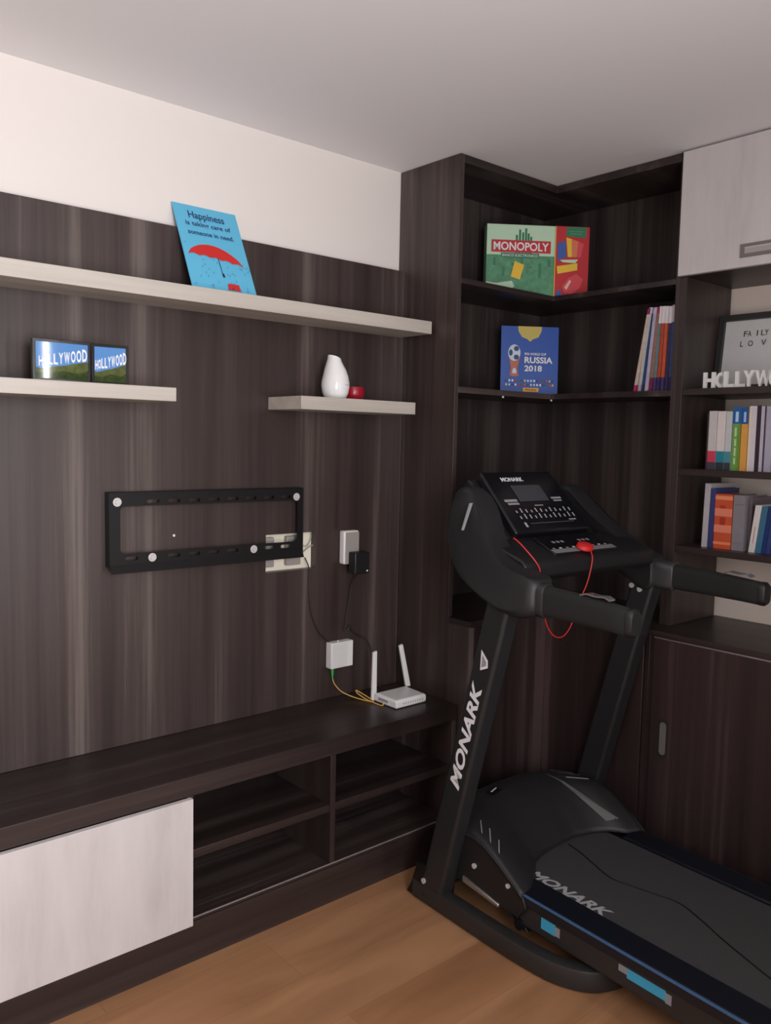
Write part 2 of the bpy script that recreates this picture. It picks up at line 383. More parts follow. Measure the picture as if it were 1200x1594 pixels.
# ------------------------------------------------------------------ corner shelf unit (upper)
XL, YF, XF, YE = 2.068, -.267, 2.585, -.789
cs = thing('corner_shelf', 'tall dark brown L-shaped corner shelf unit reaching the ceiling', 'shelf unit', (2.5, -.2, .822))
B(XL, XL + .018, YF, .034, 0, 2.393).build('side_panel', WZ, cs, bevel=.001)
B(XF, 2.884, YE, YE + .016, .8225, 2.393).build('side_panel', WZ, cs, bevel=.001)
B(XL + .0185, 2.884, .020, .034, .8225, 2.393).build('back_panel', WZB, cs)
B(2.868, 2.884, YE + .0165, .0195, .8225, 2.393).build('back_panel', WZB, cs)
def lshape(z0, z1, mat, name, inset=.0, par=cs):
    a = XL + .0185; b = YE + .0165; f = YF + inset; g = XF + inset
    ring = [(a, .0195, z0), (a, f, z0), (g, f, z0), (g, b, z0), (2.8675, b, z0), (2.8675, .0195, z0)]
    MB().prism(ring, (0, 0, z1 - z0)).build(name, mat, par, bevel=.001)
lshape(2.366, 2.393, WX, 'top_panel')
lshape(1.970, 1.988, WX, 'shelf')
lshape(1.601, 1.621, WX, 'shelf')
for q in ((2.33, -.255), (2.60, -.262)):
    MB().cyl((q[0], q[1], 1.6008), (0, 0, -1), .004, .006, 10).build('shelf_pin', WPL, cs, smooth=True)

# ------------------------------------------------------------------ worktop and lower cabinets
LF, LX = -.372, 2.48
wt = MB().prism([(XL + .0186, .034, .802), (XL + .0186, YF - .0006, .802), (XL, YF - .0006, .802), (XL, LF, .802), (LX, LF, .802), (LX, -1.9, .802), (2.897, -1.9, .802), (2.897, .034, .802)], (0, 0, .0195))
tag(wt.build('worktop', WY, origin=(2.6, -.5, .802), bevel=.001), 'dark brown L-shaped worktop over the low corner and right-hand cabinets', 'worktop')
lc = thing('corner_cabinet', 'dark brown low corner cabinet under the L-shaped shelf, behind the treadmill', 'cabinet', (2.6, -.3, 0))
B(XL, XL + .018, LF, YF - .0006, 0, .8015).build('side_panel', WZ, lc, bevel=.001)
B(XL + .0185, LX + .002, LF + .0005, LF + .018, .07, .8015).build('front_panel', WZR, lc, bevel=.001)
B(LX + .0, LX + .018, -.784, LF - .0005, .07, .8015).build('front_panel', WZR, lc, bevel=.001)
MB().box(XL + .0185, 2.53, LF + .02, LF + .035, 0, .0695).box(2.53, 2.545, -.784, LF, 0, .0695).build('plinth', WX, lc)
rc = thing('base_cabinet', 'dark brown low cabinet with sliding door and slim recessed pull, right of treadmill', 'cabinet', (2.68, -1.3, 0))
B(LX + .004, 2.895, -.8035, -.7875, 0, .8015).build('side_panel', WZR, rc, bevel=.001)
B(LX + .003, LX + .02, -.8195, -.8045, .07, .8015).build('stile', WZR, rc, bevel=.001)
B(LX + .003, LX + .018, -1.9, -.82, .797, .8015).build('top_rail', CHROME, rc)
B(2.88, 2.896, -1.9, -.805, .0, .80).build('back_panel', WZB, rc)
B(2.53, 2.545, -1.9, -.82, 0, .0695).build('plinth', WX, rc)
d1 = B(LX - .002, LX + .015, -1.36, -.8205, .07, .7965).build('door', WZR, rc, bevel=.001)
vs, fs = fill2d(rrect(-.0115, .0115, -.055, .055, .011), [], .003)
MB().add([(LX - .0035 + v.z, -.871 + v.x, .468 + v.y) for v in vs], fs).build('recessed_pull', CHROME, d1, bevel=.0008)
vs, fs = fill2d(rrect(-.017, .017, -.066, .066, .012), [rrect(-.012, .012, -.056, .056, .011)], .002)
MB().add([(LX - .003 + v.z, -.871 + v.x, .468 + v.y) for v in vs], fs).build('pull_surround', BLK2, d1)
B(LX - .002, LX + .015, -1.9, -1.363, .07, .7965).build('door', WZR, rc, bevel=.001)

# ------------------------------------------------------------------ open bookcase right + upper cabinet
bc = thing('bookcase', 'open dark brown bookcase with book-filled shelves, beige wall visible behind', 'bookcase', (2.74, -1.3, .822))
B(XF - .001, 2.884, -.8145, -.7895, .8225, 1.9895).build('side_panel', WZ, bc, bevel=.001)
B(XF, 2.884, -1.92, -1.9, .8225, 1.9895).build('side_panel', WZ, bc, bevel=.001)
for z in (1.0775, 1.3365, 1.602):
    B(XF + .001, 2.897, -1.8995, -.815, z, z + .0215).build('shelf', WY, bc, bevel=.001)
uc = thing('wall_cabinet', 'pale whitewashed wall cabinet at the ceiling above the bookcase', 'cabinet', (2.74, -1.3, 1.99))
B(XF, 2.897, -1.92, -.7895, 1.990, 2.008).build('bottom_board', WY, uc, bevel=.001)
B(XF, 2.897, -1.92, -.7895, 2.375, 2.393).build('top_board', WY, uc)
B(XF, 2.897, -.8055, -.7895, 2.0085, 2.3745).build('side_panel', WZ, uc)
B(2.88, 2.897, -1.92, -.806, 2.0085, 2.3745).build('back_panel', WZB, uc)
ud = B(2.566, 2.5845, -1.36, -.789, 1.991, 2.388).build('door', ASH2, uc, bevel=.001)
vs, fs = fill2d([(-1.175, 2.019), (-1.000, 2.019), (-1.000, 2.060), (-1.175, 2.060)], [[(-1.168, 2.030), (-1.012, 2.030), (-1.012, 2.051), (-1.168, 2.051)]], .004)
hd = MB().add([(2.5645 + v.z, v.x, v.y) for v in vs], fs)
B(2.5652, 2.5658, -1.168, -1.012, 2.030, 2.047).build('handle_recess', CHROME, ud)
hd.build('flush_handle', plain('handle_satin_grey', (.20, .175, .17), .4, .3), ud)
B(2.566, 2.5845, -1.92, -1.363, 1.991, 2.388).build('door', ASH2, uc, bevel=.001)

# ------------------------------------------------------------------ blue card
def print_mat(n, c, r=.55): return plain(n, c, r)
SKY = print_mat('card_blue', srgb(95, 185, 222)); SKYD = print_mat('card_dark_blue_ink', srgb(32, 60, 110)); DROP = print_mat('card_raindrop', srgb(70, 140, 180))
UMB = print_mat('card_red', srgb(205, 38, 34)); YEL = print_mat('print_yellow', srgb(235, 190, 50)); INK = print_mat('print_black', srgb(30, 34, 40))
pc = thing('greeting_card', 'light blue card with red umbrella drawing leaning on the long shelf', 'card', (1.275, -.105, 1.8465))
A = Vector((1.168, -.105, 1.8465)); tilt = Vector((0, .1325, .266)).normalized(); hh = .302; wd = .213
a = [A, A + Vector((wd, 0, 0)), A + Vector((wd, 0, 0)) + tilt * hh, A + tilt * hh]
nn = Vector((1, 0, 0)).cross(tilt)
MB().hexa([p - nn * .003 for p in a], a).build('card_board', SKY, pc)
ar = Art(A, (1, 0, 0), tilt)
ar.text('Happiness', .045, .165, .248, .281, SKYD, bold=.02)
ar.text('is taking care of', .030, .180, .224, .245, SKYD, bold=.02)
ar.text('someone in need.', .030, .183, .197, .213, SKYD, bold=.02)
um = []
for k in range(17):
    t = k / 16; um.append((.012 + .180 * t, .124 - .020 * t + .052 * math.sin(PI * t) ** .62))
scal = []
for k in range(24, -1, -1):
    t = k / 24; scal.append((.012 + .180 * t, .124 - .020 * t + .006 * abs(math.sin(PI * t * 5)) + .004 * math.sin(PI * t)))
ar.poly(um + scal[1:-1], UMB)
ar.poly([(.108, .125), (.1105, .125), (.1125, .070), (.1100, .070)], SKYD)
ar.poly([(.109, .071), (.116, .071), (.117, .058), (.110, .058)], INK)
ar.poly([(.117, .016), (.160, .016), (.157, .038), (.120, .038)], UMB)
rnd = random.Random(3)
for k in range(70):
    x, y = rnd.uniform(.006, .207), rnd.uniform(.01, .19)
    if .01 < x < .19 and .115 < y < .2: continue
    ar.l -= .00025
    ar.poly([(x, y), (x + .0032, y - .001), (x + .0042, y + .0068)], DROP)
ar.build('printed_picture', pc)

# ------------------------------------------------------------------ double picture
SKY2 = print_mat('photo_sky', srgb(90, 140, 200), .05); HILL = plain('photo_hill', srgb(110, 120, 70), .05, noise=.9, nscale=60); HILL2 = plain('photo_scrub', srgb(70, 90, 45), .05, noise=.9, nscale=90)
GLASSY = plain('photo_gloss', (0.5, 0.6, 0.7), .05)
dp = thing('double_picture_frame', 'black double frame with two pictures of white hillside letters on left shelf', 'picture frame', (.85, -.09, 1.564))
def holly_panel(p0, p1, z0, z1):
    p0 = Vector(p0); p1 = Vector(p1); d = (p1 - p0); L = d.length; d.normalize(); n = d.cross(Vector((0, 0, 1)))
    o = Vector((p0.x, p0.y, z0)); h = z1 - z0
    def q(x, z, off): return o + d * x + Vector((0, 0, z)) + n * off
    MB().hexa([q(0, 0, -.012), q(L, 0, -.012), q(L, h, -.012), q(0, h, -.012)], [q(0, 0, 0), q(L, 0, 0), q(L, h, 0), q(0, h, 0)]).build('picture_frame_border', GLOSS, dp, bevel=.001)
    a_ = Art(q(0, 0, .0002), d, (0, 0, 1)); b = .008
    a_.rect(b, L - b, b, h - b, SKY2)
    pts = [(b, b), (L - b, b), (L - b, h * .52), (L * .75, h * .47), (L * .55, h * .40), (L * .35, h * .36), (L * .15, h * .30), (b, h * .33)]
    a_.poly(pts, HILL)
    a_.poly([(b, b), (L - b, b), (L - b, h * .30), (L * .8, h * .22), (L * .5, h * .27), (L * .3, h * .18), (b, h * .22)], HILL2)
    n_ = 9; x = L * .10; wl = (L * .86) / 9.4
    for k, chh in enumerate('HOLLYWOOD'):
        ww = wl * (1.25 if chh == 'W' else 1.0) * (1 + .03 * (k - 4)); yy = h * (.36 + .020 * k - (.01 if 2 < k < 6 else 0))
        a_.l -= .0002; a_.text(chh, x, x + ww * .84, yy, yy + h * (.23 + .008 * k), WHITE, bold=.03); x += ww * (1.0)
    a_.build('picture_print', dp)
holly_panel((.724, -.098, 0), (.873, -.098, 0), 1.5642, 1.672)
holly_panel((.8745, -.098, 0), (.972, -.110, 0), 1.5642, 1.671)

# ------------------------------------------------------------------ vase and bowl
va = thing('white_vase', 'white glossy ceramic vase with slanted pointed mouth on short shelf', 'vase', (1.683, -.10, 1.563))
VW = plain('white_ceramic', (0.86, 0.86, 0.86), 0.15)
prof = [(.0, 0), (.030, 0), (.036, .004), (.043, .020), (.0465, .040), (.046, .055), (.042, .075), (.036, .095), (.029, .112), (.024, .124), (.022, .134)]
rings = []
for r, z in prof:
    k = max(0, (z - .085) / .05)
    rings.append([Vector((1.683 + r * math.cos(a) - .006 * k, -.10 + r * math.sin(a), 1.563 + z + k * (-.006 * math.cos(a)) * 1.2)) for a in [2 * PI * i / 28 for i in range(28)]])
rings.append([rings[-1][i] * .45 + (sum(rings[-1], Vector()) / 28) * .55 + Vector((0, 0, -.003)) for i in range(28)])
MB().loft(rings, caps=True).build('vase_body', VW, va, smooth=True, angle=60)
Art((1.683 + .004, -.10 - .0463, 1.563 + .044), (1, 0, 0), (0, 0, 1)).rect(0, .016, 0, .0015, GREYD).build('small_mark', va)
RB = plain('red_glazed_ceramic', (0.32, 0.006, 0.02), 0.3)
tag(MB().lathe([(0, 0), (.022, 0), (.030, .004), (.036, .018), (.036, .034), (.034, .044), (.031, .044), (.032, .034), (.030, .012), (0, .008)], (1.772, -.085, 1.563)).build('red_bowl', RB, origin=(1.772, -.085, 1.563), smooth=True, angle=50),
    'small dark red round bowl beside the white vase on the short shelf', 'bowl')

# ------------------------------------------------------------------ fibre box, cable, router
fb = thing('fibre_box', 'small square white box mounted on the dark panel above the router', 'network box', (1.775, -.002, .64))
B(1.735, 1.832, -.034, -.0005, .636, .728).build('box_body', WPL, fb, bevel=.004, seg=3)
MB().cyl((1.775, -.018, .728), (0, 0, 1), .004, .003, 10).build('cable_gland', WPL, fb)
yc = thing('fibre_patch_cable', 'yellow fibre cable with green plug from white box to the router', 'cable', (1.752, -.018, .635))
MB().cyl((1.752, -.018, .6355), (.02, 0, -1), .0065, .026, 12, r2=.004).cyl((1.7525, -.018, .611), (.05, 0, -1), .0035, .014, 12, r2=.0022).build('green_plug', plain('green_plug_plastic', (0.06, 0.42, 0.10), .4), yc, smooth=True)
YC = plain('yellow_cable', (0.72, 0.42, 0.10), .5)
MB().tube([(1.753, -.018, .600), (1.760, -.022, .578), (1.780, -.035, .552), (1.805, -.06, .536), (1.828, -.10, .528), (1.842, -.135, .5275), (1.846, -.115, .533), (1.838, -.075, .545), (1.826, -.06, .553), (1.820, -.075, .548), (1.828, -.11, .535), (1.838, -.15, .528), (1.842, -.185, .5275), (1.850, -.178, .5375)], .0019, 8).build('cable_cord', YC, yc, smooth=True)
ro = thing('wifi_router', 'white wireless router with two upright antennas on the dark bench', 'router', (1.92, -.185, .525))
ring = lambda i, z: [(1.853 + i, -.243 + i, z), (1.993 - i, -.243 + i, z), (2.000 - i, -.128 - i, z), (1.853 + i, -.128 - i, z)]
MB().loft([[Vector(p) for p in ring(.004, .526)], [Vector(p) for p in ring(0, .530)], [Vector(p) for p in ring(0, .551)], [Vector(p) for p in ring(.005, .556)]]).build('router_body', WPL, ro, bevel=.003, seg=3)
gv = MB()
for k in range(9): gv.box(1.885 + k * .011, 1.889 + k * .011, -.2436, -.2425, .537, .543)
gv.build('status_lights', GREYD, ro)
B(1.852, 1.8535, -.20, -.15, .537, .546).build('port_row', GREYD, ro)
def antenna(b, t, w_=.016):
    b, t = Vector(b), Vector(t); x = Vector((w_ / 2, 0, 0)); y = Vector((0, .005, 0)); lo = Vector((0, 0, -.004))
    MB().hexa([b - x - y, b + x - y, b + x + y, b - x + y], [t - x * .75 - y + lo, t + x * .75 - y, t + x * .75 + y, t - x * .75 + y + lo]).build('antenna', WPL, ro, bevel=.002)
antenna((1.857, -.120, .527), (1.858, -.120, .702), .021)
antenna((2.020, -.118, .548), (1.992, -.105, .703), .021)

# ------------------------------------------------------------------ board game box
gb = thing('board_game_box', 'green and red board game box standing diagonally on upper corner shelf', 'board game', (2.55, -.21, 1.9885))
pA = Vector((2.389, -.098, 1.9885)); pB = Vector((2.706, -.330, 1.9885)); gd = (pB - pA); GL = gd.length; gd.normalize(); gn = gd.cross(Vector((0, 0, 1))); GH = .263
up = Vector((0, 0, 1))
G1 = print_mat('print_pale_green', srgb(190, 220, 190)); G2 = plain('print_green', srgb(95, 170, 125), .5, noise=.7, nscale=45); G3 = print_mat('print_dark_green', srgb(45, 120, 85))
R1 = print_mat('print_red', srgb(190, 35, 45)); R2 = print_mat('print_bright_red', srgb(215, 70, 80)); BL1 = print_mat('print_blue', srgb(60, 90, 165)); OR1 = print_mat('print_orange', srgb(215, 120, 80)); PK = print_mat('print_pink', srgb(225, 195, 180))
q = lambda x, z, o_: pA + gd * x + up * z + gn * o_
MB().hexa([q(0, 0, -.052), q(GL, 0, -.052), q(GL, GH, -.052), q(0, GH, -.052)], [q(0, 0, 0), q(GL, 0, 0), q(GL, GH, 0), q(0, GH, 0)]).build('box_lid', G1, gb, bevel=.001)
g = Art(q(0, 0, .0002), gd, up)
fx = GL * .665
g.poly([(0, 0), (fx, 0), (fx, .15), (0, .15)], G2)
for x, hgt in ((.11, .225), (.122, .245), (.134, .235), (.145, .25), (.155, .232), (.165, .22)): g.l -= .0002; g.rect(x, x + .008, .14, hgt, G3)
for k in range(14):
    x = .008 + k * .0175; g.l -= .0002; g.rect(x, x + .010, .05 + .02 * ((k * 7) % 4), .105 + .017 * ((k * 5) % 3), G3 if k % 2 else G2)
g.poly([(0, 0), (.07, 0), (.11, .035), (.10, .055), (.04, .045), (0, .05)], G1)
g.rect(.018, fx - .016, .160, .205, R1); g.text('MONOPOLY', .026, fx - .024, .167, .198, WHITE, bold=.02)
g.rect(.055, fx - .06, .141, .158, G3); g.text('BANCO ELECTRONICO', .060, fx - .065, .1445, .154, WHITE)
g.poly([(.095, .07), (.13, .06), (.145, .115), (.108, .128)], YEL)
g.rect(fx, GL, 0, GH, R1); g.rect(fx, fx + .003, 0, GH, YEL)
g.poly([(fx + .045, .262), (GL - .012, .262), (GL - .014, .222), (fx + .04, .228)], G3)
g.rect(fx + .052, GL - .024, .243, .248, G2); g.rect(fx + .056, GL - .03, .234, .238, G2)
g.poly([(fx + .008, .20), (fx + .04, .21), (fx + .046, .150), (fx + .012, .135)], BL1)
g.poly([(fx + .042, .222), (fx + .066, .216), (fx + .070, .150), (fx + .050, .150)], YEL)
g.poly([(fx + .062, .215), (fx + .088, .210), (fx + .086, .150), (fx + .066, .150)], OR1)
g.poly([(fx + .088, .210), (fx + .110, .200), (fx + .100, .150), (fx + .084, .150)], R2)
g.poly([(fx + .02, .138), (fx + .09, .142), (fx + .08, .128), (fx + .03, .130)], G1)
g.poly([(fx + .012, .086), (fx + .088, .102), (fx + .088, .128), (fx + .008, .114)], YEL)
g.poly([(fx + .03, .040), (fx + .055, .072), (fx + .085, .088), (fx + .112, .070), (fx + .100, .035), (fx + .07, .012), (fx + .04, .015)], R2)
g.poly([(fx + .040, .035), (fx + .060, .065), (fx + .066, .060), (fx + .050, .028)], PK)
g.poly([(fx + .006, .004), (fx + .03, .004), (fx + .028, .022), (fx + .014, .026)], BL1)
g.build('printed_cover', gb)

# ------------------------------------------------------------------ sticker album
al = thing('sticker_album', 'blue football sticker album leaning on the middle corner shelf', 'album', (2.60, -.15, 1.6215))
a0 = Vector((2.508, -.080, 1.6215)); a1 = Vector((2.694, -.213, 1.6215)); ad = (a1 - a0); AL = ad.length; ad.normalize(); an = ad.cross(up)
lean = (up * .266 - an * .012).normalized(); AH = .266
n2 = ad.cross(lean)
q = lambda x, z, o_: a0 + ad * x + lean * z + n2 * o_ + an * .012
AB = plain('album_blue', srgb(28, 80, 170), .35); GOLD = plain('album_gold', srgb(200, 180, 90), .4); COP = print_mat('album_copper', srgb(190, 110, 80)); TEAL = print_mat('album_teal', srgb(40, 80, 110)); PALE = print_mat('album_pale', srgb(205, 215, 235))
MB().hexa([q(0, 0, -.006), q(AL, 0, -.006), q(AL, AH, -.006), q(0, AH, -.006)], [q(0, 0, 0), q(AL, 0, 0), q(AL, AH, 0), q(0, AH, 0)]).build('album_cover', AB, al)
e = Art(q(0, 0, .0002), ad, lean); sx = AL / 98.; sz = AH / 108.   # sized from the cover grid
X = lambda v: v * sx; Z = lambda v: AH - v * sz
e.poly([(X(28), AH), (X(69), AH), (X(68), Z(8)), (X(63), Z(17)), (X(54), Z(20)), (X(49), Z(24)), (X(44), Z(20)), (X(35), Z(17)), (X(29), Z(8))][::-1], GOLD)
e.poly([(X(14), Z(50)), (X(32), Z(50)), (X(28), Z(66)), (X(30), Z(78)), (X(15), Z(78)), (X(17), Z(66))][::-1], COP)
e.disc(X(22.5), Z(42), X(10.5), 13 * sz, PALE)
e.disc(X(16.5), Z(42), X(3.2), 5 * sz, TEAL); e.disc(X(26), Z(35.5), X(4.5), 4 * sz, TEAL); e.disc(X(26), Z(49), X(4.5), 4 * sz, TEAL)
e.disc(X(23), Z(72), X(3.5), 6 * sz, PALE); e.disc(X(23), Z(77), X(7.5), 2.5 * sz, COP)
e.text('FIFA WORLD CUP', X(40), X(77), Z(45.5), Z(41.5), WHITE, bold=.02)
e.text('RUSSIA', X(40), X(88), Z(58), Z(48), WHITE, bold=.03)
e.text('2018', X(40), X(70), Z(71), Z(61.5), WHITE, bold=.03)
FL = [PALE, R1, YEL, WHITE, G3, PALE, WHITE, R2]
for r_ in range(2):
    for k in range(16):
        e.l -= .00025; e.rect(X(8 + k * 5.3), X(11 + k * 5.3), Z(87.5 + r_ * 6.5), Z(84.3 + r_ * 6.5), FL[(k * 3 + r_ * 5) % 8] if (k + r_ * 3) % 5 else TEAL)
e.rect(X(38), X(65), Z(103), Z(97), YEL); e.text('PANINI', X(42), X(61), Z(101.8), Z(98.2), R1, bold=.03)
e.build('printed_cover', al)

# ------------------------------------------------------------------ magazines
mg_cols = [(srgb(228, 205, 190), srgb(150, 20, 90), srgb(205, 50, 95), 'cream magazine with magenta spine ends, leftmost of leaning row'),
           (srgb(205, 205, 200), srgb(200, 200, 210), srgb(190, 185, 200), 'pale grey-green magazine next to the cream one in the row'),
           (srgb(40, 75, 130), srgb(130, 130, 160), srgb(45, 50, 110), 'navy blue magazine, third from left in the leaning row'),
           (srgb(200, 190, 210), srgb(190, 180, 200), srgb(215, 200, 215), 'pale lavender magazine between the navy and brown ones'),
           (srgb(160, 120, 105), srgb(150, 50, 90), srgb(135, 30, 80), 'brown magazine with dark magenta foot in the row'),
           (srgb(110, 140, 140), srgb(225, 220, 222), srgb(75, 60, 110), 'teal grey magazine with white top band in the row'),
           (srgb(205, 80, 60), srgb(230, 222, 226), srgb(60, 50, 100), 'red-orange magazine with white top band, beside teal one'),
           (srgb(215, 100, 60), srgb(228, 220, 224), srgb(80, 60, 110), 'orange magazine with white top band in the row middle'),
           (srgb(60, 50, 95), srgb(226, 218, 224), srgb(55, 40, 90), 'dark violet magazine with white top band, second from right'),
           (srgb(75, 100, 160), srgb(230, 224, 226), srgb(50, 50, 110), 'blue magazine with white top band, rightmost in the row')]
bots = [-.619, -.636, -.650, -.664, -.680, -.694, -.709, -.724, -.739, -.754]
tops = [-.662, -.668, -.676, -.686, -.697, -.706, -.719, -.731, -.7445, -.757]
for i, ((cc, tc_, bc_, lab), yb_, yt_) in enumerate(zip(mg_cols, bots, tops)):
    zb, zt = 1.6215, 1.905 + .001 * ((i * 3) % 4)
    th = .0056
    t = thing('magazine', lab, 'magazine', (2.70, yb_, zb), 'magazines leaning on the middle corner shelf')
    def seg(f0, f1, mat, name, x0, grow=0):
        ya, yb2 = yb_ + (yt_ - yb_) * f0, yb_ + (yt_ - yb_) * f1; za, zb2 = zb + (zt - zb) * f0, zb + (zt - zb) * f1; T = th + grow
        MB().hexa([(x0, ya - T, za), (2.80, ya - T, za), (2.80, ya + T, za), (x0, ya + T, za)], [(x0, yb2 - T, zb2), (2.80, yb2 - T, zb2), (2.80, yb2 + T, zb2), (x0, yb2 + T, zb2)]).build(name, mat, t)
    fb_ = .16 if i > 3 else .08
    seg(fb_, (.80 if i > 4 else .93), plain('magazine_cover_%d' % i, cc, .5, noise=.5, nscale=70), 'cover', 2.61 + .001 * (i % 3))
    seg((.80 if i > 4 else .93), 1.0, plain('magazine_top_%d' % i, tc_, .5), 'spine_top_band', 2.61 + .001 * (i % 3))
    seg(0, fb_, plain('magazine_foot_%d' % i, bc_, .5, noise=.5, nscale=90), 'spine_foot_band', 2.61 + .001 * (i % 3))

# ------------------------------------------------------------------ framed letter board + HOLLYWOOD ornament
fr = thing('framed_letter_board', 'black framed white board with spaced black letters standing on bookcase', 'picture frame', (2.78, -1.0, 1.624))
FX, FY0, FY1, FZ0, FZ1 = 2.805, -.818, -1.18, 1.6240, 1.886
lean_f = Vector((.030, 0, .262)).normalized()
fo = Vector((2.775, FY0, FZ0)); fh = .262; fw = FY0 - FY1
frd = Vector((0, -1, 0)); fnn = frd.cross(lean_f)
vs, fs = fill2d([(0, 0), (fw, 0), (fw, fh), (0, fh)], [[(.019, .02), (.019, fh - .02), (fw - .019, fh - .02), (fw - .019, .02)]], .022)
MB().add([fo + frd * v.x + lean_f * v.y + fnn * v.z + Vector((.011, 0, 0)) for v in vs], fs).build('frame_border', plain('dark_frame', (0.025, 0.024, 0.024), .45), fr)
qq = lambda x, z, o_: fo + frd * x + lean_f * z + fnn * o_ + Vector((.011, 0, 0))
MB().hexa([qq(.018, .018, -.008), qq(fw - .018, .018, -.008), qq(fw - .018, fh - .018, -.008), qq(.018, fh - .018, -.008)],
          [qq(.018, .018, -.003), qq(fw - .018, .018, -.003), qq(fw - .018, fh - .018, -.003), qq(.018, fh - .018, -.003)]).build('white_board', plain('board_white', (.62, .62, .62), .4), fr)
fa = Art(qq(0, 0, -.003), frd, lean_f)
GL_ = print_mat('board_letter_ink', srgb(70, 66, 68))
for chh, x in (('F', .086), ('A', .100), ('I', .131), ('L', .146), ('Y', .158)):
    fa.text(chh, x, x + (.004 if chh == 'I' else .013), .186, .205, GL_, bold=.01)
for chh, x in (('L', .078), ('O', .105), ('V', .150), ('E', .186)):
    fa.text(chh, x, x + (.010 if chh == 'L' else .017), .152, .171, GL_, bold=.01)
fa.build('letters', fr)
hl = thing('letter_ornament', 'white standing HOLLYWOOD letter ornament in front of the framed board', 'ornament', (2.62, -1.02, 1.624))
yy = -.876
for k, chh in enumerate('HOLLYWOOD'):
    wl = .052 if chh == 'W' else (.040 if chh == 'H' else .035)
    vs, fs = fit_text(chh, 0, wl * .94, 0, .052, bold=.045)
    wv = len(vs); mbx = MB()
    # solid letter: front and back faces plus sides
    cu = bpy.data.curves.new('tmp', 'FONT'); cu.body = chh; cu.size = 1; cu.extrude = .09; cu.offset = .04; cu.resolution_u = 3
    v3, f3 = mesh_of_curve(cu)
    ax, bx = min(v.x for v in v3), max(v.x for v in v3); ay, by = min(v.y for v in v3), max(v.y for v in v3)
    xo = 2.612 + (.012 if k % 2 else 0)
    mbx.add([(xo + v.z * .06, yy - (v.x - ax) / (bx - ax) * wl * .98, 1.6237 + (v.y - ay) / (by - ay) * .052) for v in v3], f3)
    mbx.build('letter', WPL, hl)
    yy -= wl * .93

# ------------------------------------------------------------------ books
PAGES = plain('book_pages', (0.62, 0.56, 0.47), .8, noise=.3, nscale=200)
def book(y0, y1, zb, h, depth, col, label, x0=2.636, lean=0.0, bands=(), group='books on the bookcase shelves', rough=.45, title=None):
    """y0 left side (greater y), y1 right side; lean shifts the top in y"""
    cy = (y0 + y1) / 2
    t = thing('book', label, 'book', (x0 + depth / 2, cy, zb), group)
    m = plain('cover_%d' % int(abs(y0) * 10000 + zb * 100), col, rough, noise=.15, nscale=60)
    def bx(a0, a1, b0, b1, c0, c1, mat, name, par):
        f0, f1 = c0 / h, c1 / h
        return MB().hexa([(a0, b1 + lean * f0, zb + c0), (a1, b1 + lean * f0, zb + c0), (a1, b0 + lean * f0, zb + c0), (a0, b0 + lean * f0, zb + c0)],
                  [(a0, b1 + lean * f1, zb + c1), (a1, b1 + lean * f1, zb + c1), (a1, b0 + lean * f1, zb + c1), (a0, b0 + lean * f1, zb + c1)]), mat, name, par
    y0 -= .0004; y1 += .0004
    mb = MB()
    for a in ((x0, x0 + .0025, y0, y1), (x0 + .0025, x0 + depth, y0, y0 - .0018), (x0 + .0025, x0 + depth, y1 + .0018, y1)):
        g_, _, _, _ = bx(a[0], a[1], a[2], a[3], 0, h, None, '', None)
        o = len(mb.v); mb.v += g_.v; mb.f += [[o + i for i in f] for f in g_.f]; mb.mi += g_.mi
    cov = mb.build('cover', m, t)
    g_, _, _, _ = bx(x0 + .0026, x0 + depth - .003, y0 - .0019, y1 + .0019, .002, h - .003, None, '', None)
    g_.build('page_block', PAGES, t)
    if bands:
        bm_ = MB()
        for ib, (f0, f1, s0, s1, cc) in enumerate(bands):
            w0 = y0 + (y1 - y0) * s0; w1 = y0 + (y1 - y0) * s1
            g_, _, _, _ = bx(x0 - .0006 - .0003 * ib, x0 - .0001, w0, w1, h * f0, h * f1, None, '', None)
            bm_.add(g_.v, g_.f, plain('band_%02x%02x%02x' % tuple(int(255 * c) for c in cc), cc, .5))
        bm_.build('spine_print', None, t)
    if title:
        txt, f0, f1, cc = title
        L_ = h * (f1 - f0); wd_ = abs(y1 - y0)
        a_ = Art((x0 - .0004, y0 + (y1 - y0) * .25, zb + h * f1), (0, 0, -1), (0, -1, 0)) if False else Art((x0 - .0008, y0 + (y1 - y0) * .78, zb + h * f0), (0, 0, 1), (0, 1, 0))
        a_.text(txt, 0, L_, 0, wd_ * .55, plain('title_%02x%02x%02x' % tuple(int(255 * c) for c in cc), cc, .5), bold=.02)
        a_.build('spine_title', t)
ZA = 1.3582
Gy = srgb(205, 200, 198); W_ = srgb(225, 215, 212); LG = srgb(200, 202, 205)
book(-.8835, -.888, ZA, .185, .15, srgb(60, 55, 58), 'thin dark upright slab at the left end of middle bookcase shelf')  # thin dark slab filling the dark strip beside the grey-white book
book(-.889, -.918, ZA, .193, .17, Gy, 'grey-white book with pink spine block, left on middle bookcase shelf', bands=((.13, .32, 0, 1, srgb(205, 60, 85)), (0, .13, 0, 1, srgb(70, 60, 75))))
book(-.919, -.947, ZA, .192, .17, W_, 'white book with teal spine block beside the pink-blocked one', bands=((.13, .32, 0, 1, srgb(30, 130, 150)), (0, .13, 0, 1, srgb(45, 50, 60))))
book(-.948, -.969, ZA, .191, .17, LG, 'light grey book with teal spine block left of the green ones', bands=((.13, .32, 0, 1, srgb(70, 140, 150)), (0, .13, 0, 1, srgb(50, 60, 65))))
